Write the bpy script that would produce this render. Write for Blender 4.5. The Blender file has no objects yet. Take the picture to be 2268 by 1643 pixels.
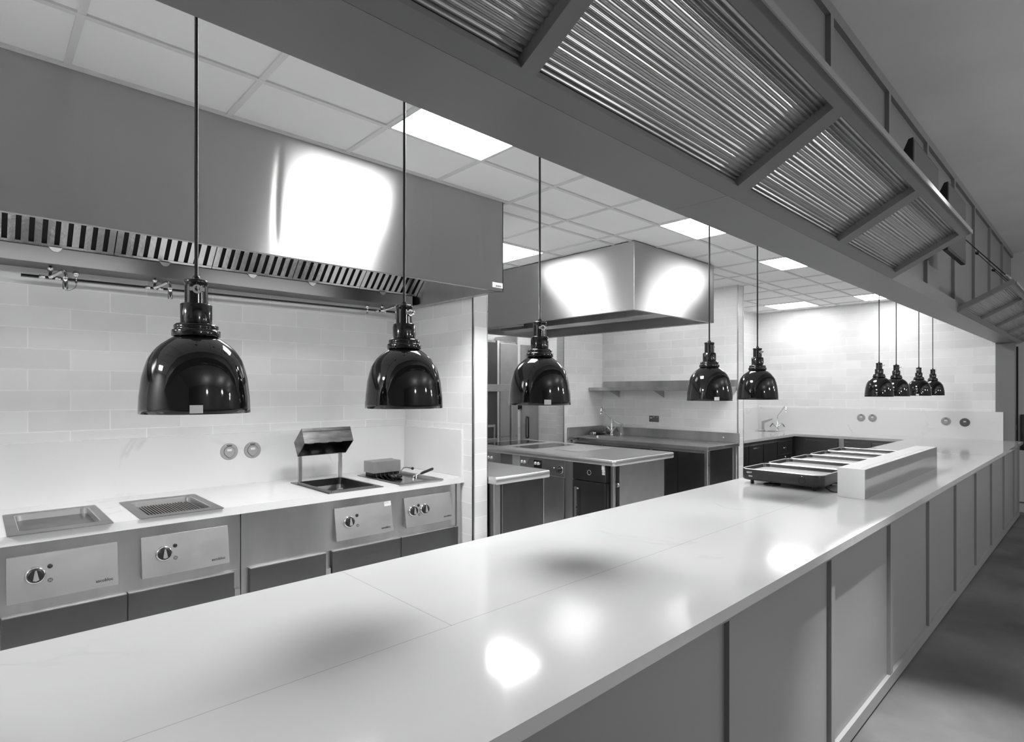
import bpy, math, random
from mathutils import Vector, Matrix
random.seed(7)
C = bpy.context.scene.collection
PI = math.pi
ORG = {}

# ------------------------------------------------------------------ materials
def mat(name, v, rough=.5, metal=0., aniso=0., arot=0., noise=0., nscale=6., ndetail=4., bump=0., bscale=20.,
        spec=.5, coat=0., emit=0., stretch=(1, 1, 1), rnoise=0., ior=1.45, warm=0.):
    m = bpy.data.materials.new(name); m.use_nodes = True
    nt = m.node_tree; b = nt.nodes['Principled BSDF']
    b.inputs['Base Color'].default_value = (v, v, v, 1)
    b.inputs['Roughness'].default_value = rough
    b.inputs['Metallic'].default_value = metal
    b.inputs['IOR'].default_value = ior
    b.inputs['Specular IOR Level'].default_value = spec
    if coat: b.inputs['Coat Weight'].default_value = coat; b.inputs['Coat Roughness'].default_value = .04
    if aniso:
        b.inputs['Anisotropic'].default_value = aniso; b.inputs['Anisotropic Rotation'].default_value = arot
        t = nt.nodes.new('ShaderNodeTangent'); t.direction_type = 'RADIAL'; t.axis = 'Z'
        nt.links.new(t.outputs[0], b.inputs['Tangent'])
    if emit:
        b.inputs['Emission Color'].default_value = (1, 1, 1, 1); b.inputs['Emission Strength'].default_value = emit
    if noise or bump or rnoise:
        tc = nt.nodes.new('ShaderNodeTexCoord'); mp = nt.nodes.new('ShaderNodeMapping')
        mp.inputs['Scale'].default_value = stretch
        nt.links.new(tc.outputs['Object'], mp.inputs[0])
    if noise:
        n = nt.nodes.new('ShaderNodeTexNoise'); n.inputs['Scale'].default_value = nscale; n.inputs['Detail'].default_value = ndetail
        r = nt.nodes.new('ShaderNodeMapRange')
        r.inputs[1].default_value = .3; r.inputs[2].default_value = .7
        r.inputs[3].default_value = v*(1-noise); r.inputs[4].default_value = v*(1+noise)
        nt.links.new(mp.outputs[0], n.inputs[0]); nt.links.new(n.outputs[0], r.inputs[0]); nt.links.new(r.outputs[0], b.inputs['Base Color'])
    if rnoise:
        n = nt.nodes.new('ShaderNodeTexNoise'); n.inputs['Scale'].default_value = nscale*1.7; n.inputs['Detail'].default_value = 5
        r = nt.nodes.new('ShaderNodeMapRange'); r.inputs[1].default_value = .3; r.inputs[2].default_value = .7
        r.inputs[3].default_value = max(.02, rough-rnoise); r.inputs[4].default_value = rough+rnoise
        nt.links.new(mp.outputs[0], n.inputs[0]); nt.links.new(n.outputs[0], r.inputs[0]); nt.links.new(r.outputs[0], b.inputs['Roughness'])
    if bump:
        n = nt.nodes.new('ShaderNodeTexNoise'); n.inputs['Scale'].default_value = bscale; n.inputs['Detail'].default_value = 2
        bp = nt.nodes.new('ShaderNodeBump'); bp.inputs['Strength'].default_value = 1; bp.inputs['Distance'].default_value = bump
        nt.links.new(mp.outputs[0], n.inputs[0]); nt.links.new(n.outputs[0], bp.inputs['Height']); nt.links.new(bp.outputs[0], b.inputs['Normal'])
    return m

def tile_mat(name, along, phase=0., L=.358, Hh=.111, z0=1.953, v=.84):
    """glazed metro tile in running bond; along = 'x' or 'y' wall direction"""
    m = bpy.data.materials.new(name); m.use_nodes = True
    nt = m.node_tree; b = nt.nodes['Principled BSDF']
    g = nt.nodes.new('ShaderNodeNewGeometry'); sp = nt.nodes.new('ShaderNodeSeparateXYZ')
    nt.links.new(g.outputs['Position'], sp.inputs[0])
    cb = nt.nodes.new('ShaderNodeCombineXYZ')
    a1 = nt.nodes.new('ShaderNodeMath'); a1.operation = 'SUBTRACT'; a1.inputs[1].default_value = phase - 20*L
    a2 = nt.nodes.new('ShaderNodeMath'); a2.operation = 'SUBTRACT'; a2.inputs[1].default_value = z0 - 40*Hh
    nt.links.new(sp.outputs[0 if along == 'x' else 1], a1.inputs[0]); nt.links.new(sp.outputs[2], a2.inputs[0])
    nt.links.new(a1.outputs[0], cb.inputs[0]); nt.links.new(a2.outputs[0], cb.inputs[1])
    br = nt.nodes.new('ShaderNodeTexBrick')
    br.inputs['Scale'].default_value = 1; br.inputs['Brick Width'].default_value = L; br.inputs['Row Height'].default_value = Hh
    br.inputs['Mortar Size'].default_value = .0028; br.inputs['Mortar Smooth'].default_value = .1; br.inputs['Bias'].default_value = 0
    br.offset = .5
    br.inputs['Color1'].default_value = (v*.92, v*.92, v*.925, 1); br.inputs['Color2'].default_value = (v*1.03, v*1.03, v*1.03, 1)
    br.inputs['Mortar'].default_value = (.97, .97, .97, 1)
    nt.links.new(cb.outputs[0], br.inputs[0])
    n = nt.nodes.new('ShaderNodeTexNoise'); n.inputs['Scale'].default_value = 5; n.inputs['Detail'].default_value = 2
    nt.links.new(g.outputs['Position'], n.inputs[0])
    r = nt.nodes.new('ShaderNodeMapRange'); r.inputs[3].default_value = .93; r.inputs[4].default_value = 1.05
    nt.links.new(n.outputs[0], r.inputs[0])
    mx = nt.nodes.new('ShaderNodeMix'); mx.data_type = 'RGBA'; mx.blend_type = 'MULTIPLY'; mx.inputs[0].default_value = 1
    nt.links.new(br.outputs[0], mx.inputs[6]); nt.links.new(r.outputs[0], mx.inputs[7]); nt.links.new(mx.outputs[2], b.inputs['Base Color'])
    b.inputs['Roughness'].default_value = .28; b.inputs['Specular IOR Level'].default_value = .4
    h = nt.nodes.new('ShaderNodeMath'); h.operation = 'SUBTRACT'; h.inputs[0].default_value = 1
    nt.links.new(br.outputs['Fac'], h.inputs[1])
    ad = nt.nodes.new('ShaderNodeMath'); ad.operation = 'MULTIPLY_ADD'; ad.inputs[1].default_value = .5
    nt.links.new(n.outputs[0], ad.inputs[0]); nt.links.new(h.outputs[0], ad.inputs[2])
    bp = nt.nodes.new('ShaderNodeBump'); bp.inputs['Distance'].default_value = .0016; bp.inputs['Strength'].default_value = .7
    nt.links.new(ad.outputs[0], bp.inputs['Height']); nt.links.new(bp.outputs[0], b.inputs['Normal'])
    return m

def stone_mat(name, v=.8, seams=None, rough=.1):
    """polished white quartz with faint veins and hairline slab joints"""
    m = bpy.data.materials.new(name); m.use_nodes = True
    nt = m.node_tree; b = nt.nodes['Principled BSDF']
    g = nt.nodes.new('ShaderNodeNewGeometry')
    n = nt.nodes.new('ShaderNodeTexNoise'); n.inputs['Scale'].default_value = 1.1; n.inputs['Detail'].default_value = 7; n.inputs['Distortion'].default_value = .7
    nt.links.new(g.outputs['Position'], n.inputs[0])
    # vein = narrow band where noise crosses .5
    s1 = nt.nodes.new('ShaderNodeMath'); s1.operation = 'SUBTRACT'; s1.inputs[1].default_value = .5
    ab = nt.nodes.new('ShaderNodeMath'); ab.operation = 'ABSOLUTE'
    mr = nt.nodes.new('ShaderNodeMapRange'); mr.inputs[1].default_value = 0; mr.inputs[2].default_value = .012; mr.inputs[3].default_value = 1; mr.inputs[4].default_value = 0
    n2 = nt.nodes.new('ShaderNodeTexNoise'); n2.inputs['Scale'].default_value = 1.7; n2.inputs['Detail'].default_value = 3
    nt.links.new(g.outputs['Position'], n2.inputs[0])
    mk = nt.nodes.new('ShaderNodeMapRange'); mk.inputs[1].default_value = .5; mk.inputs[2].default_value = .62
    nt.links.new(n2.outputs[0], mk.inputs[0])
    mu = nt.nodes.new('ShaderNodeMath'); mu.operation = 'MULTIPLY'
    nt.links.new(n.outputs[0], s1.inputs[0]); nt.links.new(s1.outputs[0], ab.inputs[0]); nt.links.new(ab.outputs[0], mr.inputs[0])
    nt.links.new(mr.outputs[0], mu.inputs[0]); nt.links.new(mk.outputs[0], mu.inputs[1])
    amt = nt.nodes.new('ShaderNodeMath'); amt.operation = 'MULTIPLY'; amt.inputs[1].default_value = .13
    nt.links.new(mu.outputs[0], amt.inputs[0])
    last = amt.outputs[0]
    if seams:
        sp = nt.nodes.new('ShaderNodeSeparateXYZ'); nt.links.new(g.outputs['Position'], sp.inputs[0])
        for ax, val, lo, hi in seams:
            d = nt.nodes.new('ShaderNodeMath'); d.operation = 'COMPARE'; d.inputs[1].default_value = val; d.inputs[2].default_value = .0011
            nt.links.new(sp.outputs[ax], d.inputs[0])
            g1 = nt.nodes.new('ShaderNodeMath'); g1.operation = 'COMPARE'; g1.inputs[1].default_value = (lo+hi)/2; g1.inputs[2].default_value = (hi-lo)/2
            nt.links.new(sp.outputs[1-ax], g1.inputs[0])
            q = nt.nodes.new('ShaderNodeMath'); q.operation = 'MULTIPLY'; nt.links.new(d.outputs[0], q.inputs[0]); nt.links.new(g1.outputs[0], q.inputs[1])
            q2 = nt.nodes.new('ShaderNodeMath'); q2.operation = 'MULTIPLY_ADD'; q2.inputs[1].default_value = .35
            nt.links.new(q.outputs[0], q2.inputs[0]); nt.links.new(last, q2.inputs[2]); last = q2.outputs[0]
    o = nt.nodes.new('ShaderNodeMath'); o.operation = 'SUBTRACT'; o.inputs[0].default_value = 1; nt.links.new(last, o.inputs[1])
    o2 = nt.nodes.new('ShaderNodeMath'); o2.operation = 'MULTIPLY'; o2.inputs[1].default_value = v; nt.links.new(o.outputs[0], o2.inputs[0])
    nt.links.new(o2.outputs[0], b.inputs['Base Color'])
    b.inputs['Roughness'].default_value = rough
    return m

M = {}
M['steel'] = mat('brushed_steel', .46, .34, 1, noise=.28, nscale=2.2, stretch=(1.6, 1.6, .3), rnoise=.05)  # stretched colour noise stands in for streaky reflections on the steel
M['hood'] = mat('hood_steel', .47, .33, 1, aniso=.97, arot=.25, bump=.0035, bscale=1.6, rnoise=.03, nscale=2)
M['steel2'] = mat('satin_steel', .5, .33, 1, noise=.12, nscale=5, rnoise=.06)
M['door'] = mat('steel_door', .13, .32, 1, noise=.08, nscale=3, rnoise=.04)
M['panel'] = mat('control_plate_steel', .45, .38, 1, noise=.05, nscale=9, rnoise=.05)
M['rim'] = mat('worn_steel_rim', .17, .3, 1, noise=.15, nscale=8)
M['gutter'] = mat('gutter_steel', .16, .3, 1)
M['addedfill'] = mat('added_fill_emitter', .9, .5, emit=6.5)  # emission for the added bars inside the long hood
M['dsteel'] = mat('dark_worn_steel', .2, .28, 1, noise=.3, nscale=9, stretch=(1, 1, 4))
M['plate2'] = mat('pale_steel', .66, .36, 1)
M['filter'] = mat('filter_steel', .62, .22, 1, bump=.001, bscale=30)
M['chrome'] = mat('chrome', .8, .08, 1)
M['black'] = mat('black_metal', .012, .35)
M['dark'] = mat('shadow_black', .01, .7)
M['lamp'] = mat('gloss_black_enamel', .006, .05, 0, ior=1.55)
M['lampneck'] = mat('black_chrome', .05, .14, .85)
M['white'] = mat('white_sticker', .75, .5)
M['ink'] = mat('dark_ink', .03, .5)
M['paint'] = mat('grey_paint', .18, .38, noise=.02, nscale=2)
M['paintfront'] = mat('grey_front_paint', .24, .42, noise=.02, nscale=2)
M['corr'] = mat('fluted_sheet', .37, .28, .7, noise=.12, nscale=3, stretch=(1, 12, 12))
M['ceil'] = mat('ceiling_tile', .93, .9, noise=.01, nscale=3)
M['tbar'] = mat('ceiling_bar', .72, .5)
M['dceil'] = mat('dining_ceiling_plaster', .78, .85, noise=.06, nscale=1.2)
M['wallpaint'] = mat('grey_wall_paint', .42, .7, noise=.03)
M['floor'] = mat('polished_concrete', .10, .5, noise=.42, nscale=1.6, ndetail=9, rnoise=.12, bump=.0006, bscale=14)
M['dpaint'] = mat('dark_wall_paint', .3, .7)
M['kfloor'] = mat('kitchen_floor_tile', .78, .5, noise=.05)
M['tx'] = tile_mat('tile_along_x', 'x', .38)
M['ty'] = tile_mat('tile_along_y', 'y', .32, z0=1.94)
M['stone'] = stone_mat('white_quartz', .5, [(1, 1.173, -3, 9.2), (0, .894, 1.173, 1.80), (0, 3.9, .9, 1.0), (0, 6.7, 1.173, 1.8), (0, -1.0, .7, 1.173)])
M['stone2'] = stone_mat('white_quartz_back', .78, None, .16)
M['glass'] = mat('black_glass', .006, .06)
M['screen'] = mat('monitor_screen', .05, .25)
M['plate'] = mat('warming_glass', .4, .3)
M['griddle'] = mat('seasoned_iron', .055, .32, 1, noise=.45, nscale=14, ndetail=6)
M['oil'] = mat('fryer_well', .16, .12, 1)
M['sock'] = mat('grey_socket', .36, .45)
M['sockd'] = mat('dark_grey_socket', .12, .4)
M['panelight'] = mat('light_diffuser', .9, .5, emit=36.)
M['panelight5'] = mat('light_diffuser_soft', .9, .5, emit=12.)
M['panelight4'] = mat('light_diffuser_low', .9, .5, emit=5.)
M['panelight3'] = mat('light_diffuser_mid', .9, .5, emit=18.)
M['panelight0'] = mat('light_diffuser_strong', .9, .5, emit=70.)
M['panelight2'] = mat('light_diffuser_dim', .9, .5, emit=7.)
M['traydark'] = mat('tray_black_shell', .035, .3, .3)
M['grill'] = mat('grille_light', .4, .5)

# ------------------------------------------------------------------ mesh builder
class MB:
    def __init__(s): s.v = []; s.f = []; s.sm = []
    def add(s, vs, fs, smooth=False):
        k = len(s.v); s.v += [tuple(p) for p in vs]; s.f += [tuple(i+k for i in f) for f in fs]; s.sm += [smooth]*len(fs); return s
    def box(s, x0, x1, y0, y1, z0, z1):
        return s.add([(x0,y0,z0),(x1,y0,z0),(x1,y1,z0),(x0,y1,z0),(x0,y0,z1),(x1,y0,z1),(x1,y1,z1),(x0,y1,z1)],
                     [(0,3,2,1),(4,5,6,7),(0,1,5,4),(1,2,6,5),(2,3,7,6),(3,0,4,7)])
    def prism(s, pts, d):
        """closed polygon pts (3-D) swept by vector d"""
        n = len(pts); q = [tuple(Vector(p)+Vector(d)) for p in pts]
        nrm = Vector((0,0,0))
        for i in range(n): nrm += Vector(pts[i]).cross(Vector(pts[(i+1) % n]))
        fl = nrm.dot(Vector(d)) > 0
        fs = [tuple(range(n))[::-1] if fl else tuple(range(n)), tuple(range(n, 2*n)) if fl else tuple(range(n, 2*n))[::-1]]
        for i in range(n):
            j = (i+1) % n
            fs.append((i, j, j+n, i+n) if fl else (j, i, i+n, j+n))
        return s.add(list(pts)+q, fs)
    def lathe(s, prof, c=(0,0,0), n=48, axis='z', caps=(False, False)):
        c = Vector(c); vs = []; fs = []
        for r, z in prof:
            for i in range(n):
                a = 2*PI*i/n; p = (r*math.cos(a), r*math.sin(a), z)
                if axis == 'y': p = (p[0], p[2], p[1])
                if axis == 'x': p = (p[2], p[0], p[1])
                vs.append(c+Vector(p))
        for k in range(len(prof)-1):
            for i in range(n):
                j = (i+1) % n; q = (k*n+i, k*n+j, (k+1)*n+j, (k+1)*n+i)
                fs.append(q if axis != 'y' else q[::-1])
        s.add(vs, fs, True)
        b = len(s.v)-len(vs)
        if caps[0]: s.f.append(tuple(b+i for i in range(n))[::-1]); s.sm.append(False)
        if caps[1]: s.f.append(tuple(b+(len(prof)-1)*n+i for i in range(n))); s.sm.append(False)
        return s
    def tube(s, pts, r, n=10):
        pts = [Vector(p) for p in pts]; rr = r if isinstance(r, (list, tuple)) else [r]*len(pts)
        vs = []; fs = []; up = None
        for i, p in enumerate(pts):
            t = (pts[min(i+1, len(pts)-1)]-pts[max(i-1, 0)]).normalized()
            if up is None:
                up = Vector((0,0,1)) if abs(t.z) < .9 else Vector((1,0,0))
            a = t.cross(up).normalized(); b2 = a.cross(t).normalized(); up = b2
            for k in range(n):
                w = 2*PI*k/n; vs.append(p+a*math.cos(w)*rr[i]+b2*math.sin(w)*rr[i])
        for i in range(len(pts)-1):
            for k in range(n):
                j = (k+1) % n; fs.append((i*n+k, i*n+j, (i+1)*n+j, (i+1)*n+k))
        b0 = len(s.v); s.add(vs, fs, True)
        s.f.append(tuple(b0+k for k in range(n))); s.sm.append(False)
        s.f.append(tuple(b0+(len(pts)-1)*n+k for k in range(n))[::-1]); s.sm.append(False)
        return s
    def loft(s, loops, smooth=True, cap0=False, cap1=False):
        n = len(loops[0]); vs = [p for l in loops for p in l]; fs = []
        for k in range(len(loops)-1):
            for i in range(n):
                j = (i+1) % n; fs.append((k*n+i, k*n+j, (k+1)*n+j, (k+1)*n+i))
        b = len(s.v); s.add(vs, fs, smooth)
        if cap0: s.f.append(tuple(b+i for i in range(n))[::-1]); s.sm.append(False)
        if cap1: s.f.append(tuple(b+(len(loops)-1)*n+i for i in range(n))); s.sm.append(False)
        return s
    def slab(s, xs, ys, z0, z1, keep):
        """grid of cells; keep(cx,cy) tells which are solid; only outer faces"""
        nx, ny = len(xs)-1, len(ys)-1
        K = [[keep((xs[i]+xs[i+1])/2, (ys[j]+ys[j+1])/2) for j in range(ny)] for i in range(nx)]
        g = lambda i, j: 0 <= i < nx and 0 <= j < ny and K[i][j]
        for i in range(nx):
            for j in range(ny):
                if not K[i][j]: continue
                a, b, c, d = xs[i], xs[i+1], ys[j], ys[j+1]
                s.add([(a,c,z1),(b,c,z1),(b,d,z1),(a,d,z1)], [(0,1,2,3)]); s.add([(a,c,z0),(b,c,z0),(b,d,z0),(a,d,z0)], [(3,2,1,0)])
                if not g(i-1, j): s.add([(a,c,z0),(a,c,z1),(a,d,z1),(a,d,z0)], [(0,1,2,3)])
                if not g(i+1, j): s.add([(b,c,z0),(b,c,z1),(b,d,z1),(b,d,z0)], [(3,2,1,0)])
                if not g(i, j-1): s.add([(a,c,z0),(b,c,z0),(b,c,z1),(a,c,z1)], [(0,1,2,3)])
                if not g(i, j+1): s.add([(a,d,z0),(b,d,z0),(b,d,z1),(a,d,z1)], [(3,2,1,0)])
        return s
    def build(s, name, m, parent=None, bevel=0., seg=2, kind=None, label=None, weld=False):
        me = bpy.data.meshes.new(name)
        if parent is not None: o0 = ORG[parent.name]
        else:
            xs = [p[0] for p in s.v]; ys = [p[1] for p in s.v]; zs = [p[2] for p in s.v]
            o0 = Vector(((min(xs)+max(xs))/2, (min(ys)+max(ys))/2, min(zs)))
        me.from_pydata([tuple(Vector(p)-o0) for p in s.v], [], s.f)
        me.polygons.foreach_set('use_smooth', s.sm); me.materials.append(M[m] if isinstance(m, str) else m)
        me.validate(); me.update()
        o = bpy.data.objects.new(name, me); C.objects.link(o)
        if parent is not None: o.parent = parent
        else: o.location = o0
        ORG[o.name] = o0
        if weld:
            w = o.modifiers.new('w', 'WELD'); w.merge_threshold = 1e-5
        if bevel:
            b = o.modifiers.new('b', 'BEVEL'); b.width = bevel; b.segments = seg; b.limit_method = 'ANGLE'; b.angle_limit = math.radians(50)
        if kind: o['kind'] = kind
        if label: o['label'] = label
        return o

def tag(o, label, cat, group=None):
    o['label'] = label; o['category'] = cat
    if group: o['group'] = group
    return o
def thing(name, loc, label, cat, group=None):
    o = bpy.data.objects.new(name, None); C.objects.link(o); o.location = loc; o.empty_display_size = .1
    ORG[o.name] = Vector(loc)
    return tag(o, label, cat, group)
def dup(root, loc, label, group=None):
    r = root.copy(); C.objects.link(r); r.location = loc; r['label'] = label
    if group: r['group'] = group
    for ch in list(root.children):
        c = ch.copy(); C.objects.link(c); c.parent = r
        for g in ch.children:
            d = g.copy(); C.objects.link(d); d.parent = c
    return r
def rr(cx, cy, z, w, d, r, n=6):
    pts = []
    for sx, sy, a0 in ((1,1,0), (-1,1,PI/2), (-1,-1,PI), (1,-1,1.5*PI)):
        for k in range(n+1):
            a = a0+PI/2*k/n
            pts.append((cx+sx*(w/2-r)+r*math.cos(a), cy+sy*(d/2-r)+r*math.sin(a), z))
    return pts
def B(*a): return MB().box(*a)
def text(s, size, org, xd, up, m, parent, name='lettering', bold=0., label=None, spacing=1.):
    cu = bpy.data.curves.new('t', 'FONT'); cu.body = s; cu.size = size; cu.offset = bold; cu.space_character = spacing; cu.resolution_u = 3
    to = bpy.data.objects.new('t', cu); C.objects.link(to)
    bpy.context.view_layer.update()
    me = bpy.data.meshes.new_from_object(to.evaluated_get(bpy.context.evaluated_depsgraph_get()))
    bpy.data.objects.remove(to)
    mb = MB(); O = Vector(org); xd = Vector(xd).normalized(); up = Vector(up).normalized(); nn = xd.cross(up)
    mb.add([O+xd*v.co.x+up*v.co.y+nn*.0006 for v in me.vertices], [tuple(p.vertices) for p in me.polygons])
    return mb.build(name, m, parent, label=label)

# ------------------------------------------------------------------ camera
f = 1258.; th = math.atan(1331/1258)
cam = bpy.data.cameras.new('camera'); co = bpy.data.objects.new('camera', cam); C.objects.link(co)
bpy.context.scene.camera = co
cam.sensor_fit = 'HORIZONTAL'; cam.sensor_width = 36; cam.lens = f/2268*36
cam.shift_y = 44.5/2268; cam.clip_start = .02
co.location = (0, 0, 1.505)
co.rotation_euler = (PI/2, 0, th-PI/2)

# ------------------------------------------------------------------ setting
CZ, DZ = 2.74, 3.235
B(-3.1, 9.7, -4.5, .8, -.1, 0).build('floor', 'floor', kind='structure')
B(-3.1, 9.7, .8, 6.5, -.1, 0).build('floor', 'kfloor', kind='structure')
# kitchen ceiling
cl = B(-3.0, 9.2, .995, 6.4, CZ+.008, CZ+.1).build('ceiling', 'ceil', kind='structure')
m = MB(); P0 = .254; T = .574
x = P0-5*T-T
k = -6
while P0+k*T < 9.14:
    x = P0+k*T; m.box(x-.012, x+.012, .995, 6.3, CZ, CZ+.0081); k += 1
for j in range(-2, 8):
    y = 2.333+j*T
    if .995 < y < 6.3: m.box(-3, 9.14, y-.012, y+.012, CZ-.0004, CZ+.0081)
m.box(-3, 9.14, .995, 1.015, CZ-.001, CZ+.0081); m.box(-3, 9.14, 2.72, 2.743, CZ-.001, CZ+.0081)
m.box(9.12, 9.14, .995, 3.92, CZ-.001, CZ+.0081)
m.build('ceiling_bars', 'tbar', cl)
B(-3.0, 9.6, -4.5, .87, DZ, DZ+.1).build('ceiling', 'dceil', kind='structure')
B(-3.1, 2.523, 3.925, 4.05, 0, 2.75).build('wall_back', 'tx', kind='structure')
w = B(2.523, 2.648, 3.062, 6.3, 0, 2.75).build('wall_partition', 'ty', kind='structure')
B(2.517, 2.527, 3.054, 3.064, 0, 2.75).box(2.517, 2.525, 3.056, 3.07, 0, 2.75).build('corner_trim', 'steel2', w)
B(2.645, 2.65, 3.056, 3.066, 0, 2.75).build('corner_trim', 'steel2', w)
B(2.525, 2.646, 3.058, 3.062, 0, 2.75).build('tiled_end', 'tx', w)
B(2.648, 9.2, 6.3, 6.42, 0, 2.75).build('wall_end', 'tx', kind='structure')
w = B(5.67, 6.5, 5.0, 5.126, 0, 2.75).build('wall_niche', 'tx', kind='structure')
B(5.664, 5.674, 4.994, 5.004, 0, 2.75).build('corner_trim', 'steel2', w)
B(5.666, 5.67, 5.004, 5.122, 0, 2.75).build('tiled_end', 'ty', w)
w = B(6.5, 6.636, 3.023, 6.3, 0, 2.75).build('wall_divider', 'ty', kind='structure')
B(6.494, 6.504, 3.015, 3.026, 0, 2.75).build('corner_trim', 'steel2', w)
B(6.504, 6.634, 3.019, 3.023, 0, 2.75).build('tiled_end', 'tx', w)
B(6.632, 6.64, 3.015, 3.026, 0, 2.75).build('corner_trim', 'steel2', w)
B(6.636, 9.14, 3.925, 4.05, 0, 2.75).build('wall_back', 'tx', kind='structure')
B(9.14, 9.26, .995, 4.05, 0, 2.75).build('wall_right', 'ty', kind='structure')
B(9.14, 9.28, .815, .995, 0, 2.096).build('trim_1', 'paint', kind='structure')
B(-3.0, 9.6, -4.6, -4.5, 0, 3.3).build('wall_rear', 'dpaint', kind='structure')
B(-3.12, -3.0, -4.6, 6.4, 0, 3.3).build('wall_left', 'wallpaint', kind='structure')
wr = B(9.48, 9.6, -4.5, .995, 0, 3.3).build('wall_right', 'wallpaint', kind='structure')
B(9.458, 9.48, -3, .80, 0, .11).build('baseboard_right', 'wallpaint', kind='structure')
d = B(9.44, 9.478, .812, .856, 0, 2.06).build('door_1', 'black', kind='structure')
B(9.436, 9.444, .83, .85, .2, 1.9).build('edge_strip', 'steel2', d)
B(9.425, 9.44, .822, .85, 1.02, 1.08).build('latch', 'chrome', d)
# panelled wall above the pass
wf = B(-3.0, 9.48, .882, .994, 2.18, DZ).build('wall_front', 'paint', kind='structure')
B(-3.0, 9.48, .86, .882, DZ-.055, DZ-.001).build('top_rail', 'paint', wf)
k = -5
while 2.76+.957*k < 9.5:
    xx = 2.76+.957*k
    if xx+.04 < 9.48: B(xx, xx+.04, .86, .882, 2.18, DZ-.055).build('stile', 'paint', wf)
    k += 1
# beam casing: three lengths with hairline joints
m = MB(); js = [-3.0, -.2, 1.655, 3.51, 5.28, 7.3, 9.28]
for a, b2 in zip(js, js[1:]): m.box(a+.0008, b2-.0008, .801, .995, 2.096, 2.18)
m.build('trim_2', 'paint', kind='structure')

# ------------------------------------------------------------------ fluted canopies
DY = -.335  # run towards the dining room
def canopy(x0, x1, ribs, name_label, stays, rods=True):
    root = thing('fluted_canopy', ((x0+x1)/2, .8, 2.096), name_label, 'canopy', 'fluted canopies over the pass')
    sl = .536
    def pt(x, y, dz=0.):  # on the underside plane, dz along the plane normal (up)
        n = Vector((0, sl, 1)).normalized()
        return Vector((x, y, 2.096+sl*(.8-y)))+n*dz
    def bar(m, xa, xb, ya, yb, t=.035, t0=0.):
        # slab of the tilted frame between y=ya..yb
        q = [pt(xa, ya, t0), pt(xb, ya, t0), pt(xb, yb, t0), pt(xa, yb, t0)]
        n = Vector((0, sl, 1)).normalized()*(t-t0)
        m.prism(q, n)
    m = MB(); bar(m, x0, x1, .80, .766); m.build('inner_rail', 'paint', root)
    m = MB(); bar(m, x0, x1, .507, .470); m.build('outer_rail', 'paint', root)
    B(x0, x1, .4665, .4705, 2.266, 2.285).build('outer_fascia', 'paint', root)
    ed = sorted(ribs)
    for (a, b2) in ed:
        m = MB(); bar(m, a, b2, .766, .507); m.build('rib', 'paint', root)
    for (a, b2), (c, d2) in zip(ed, ed[1:]):
        m = MB(); N = 24; S = 10; n = N*S
        rows = []
        for i in range(n+1):
            y = .768+(.505-.768)*i/n; z = .024+(.0021+.0006*math.sin(i/S*1.3))*math.cos(2*PI*i/S)
            rows.append((pt(b2-.004, y, z), pt(c+.004, y, z)))
        vs = [p for r_ in rows for p in r_]
        m.add(vs, [(2*i, 2*i+1, 2*i+3, 2*i+2) for i in range(n)], True)
        vs2 = [pt(p.x, p.y, 0)*0+p+Vector((0, sl, 1)).normalized()*.002 for p in vs]
        m.add(vs2, [(2*i+2, 2*i+3, 2*i+1, 2*i) for i in range(n)], True)
        m.build('fluted_sheet', 'corr', root)
    # joint lines of the modules, on the outer face of the rails
    for sx in stays:
        if rods:
            a = Vector((sx, .858, 2.77)); b3 = pt(sx, .482, .045)
            mm = MB(); mm.tube([a, b3], .0036, 8)
            r_ = mm.build('stay_rod', 'black', root)
            d_ = (b3-a).normalized()
            MB().tube([b3-d_*.05, b3-d_*.035, b3-d_*.01, b3+d_*.006], [.004, .010, .010, .006], 10).build('turnbuckle', 'steel2', r_)
            MB().tube([a+d_*.0, a+d_*.012, a+d_*.03], [.016, .016, .008], 10).build('wall_anchor', 'black', r_)
    return root
canopy(-2.6, 3.515, [(-2.6, -2.54), (-1.88, -1.82), (-.98, -.92), (-.09, -.03), (.748, .788), (1.648, 1.715), (2.552, 2.635), (3.43, 3.515)],
       'long fluted sheet canopy tilted over the near pass, ending beside the black monitors', [-.02, 1.55, 2.45, 3.33])
canopy(5.35, 9.45, [(5.35, 5.39), (6.22, 6.26), (7.1, 7.14), (7.98, 8.02), (8.86, 8.90), (9.41, 9.45)],
       'short fluted canopy at the far end of the pass, at the right edge', [5.42, 6.62, 7.68])

# ------------------------------------------------------------------ monitors
def monitor(x0, label):
    x1 = x0+.62; z0, z1 = 2.392, 2.822; y = .71
    root = thing('monitor', ((x0+x1)/2, y+.05, z0), label, 'monitor', 'black monitors on the panelled wall')
    m = MB(); prof = [(y, z0), (y, z1), (y+.022, z1-.004), (y+.05, z1-.07), (y+.05, z0+.05), (y+.028, z0)]
    m.prism([(x0, a, b2) for a, b2 in prof], (.62, 0, 0)); m.build('casing', 'black', root, bevel=.003)
    B(x0+.012, x1-.012, y-.0015, y+.001, z0+.016, z1-.012).build('screen', 'screen', root)
    B(x0+.2, x1-.2, y+.049, y+.13, z0+.14, z1-.16).box(x0+.26, x1-.26, y+.12, .882, z0+.17, z1-.19).build('wall_bracket', 'black', root)
    return root
monitor(3.53, 'nearer black wall monitor above the canopy, only its upper half showing')
monitor(4.435, 'farther black wall monitor at the canopy end, its lower corner hanging clear')

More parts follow.
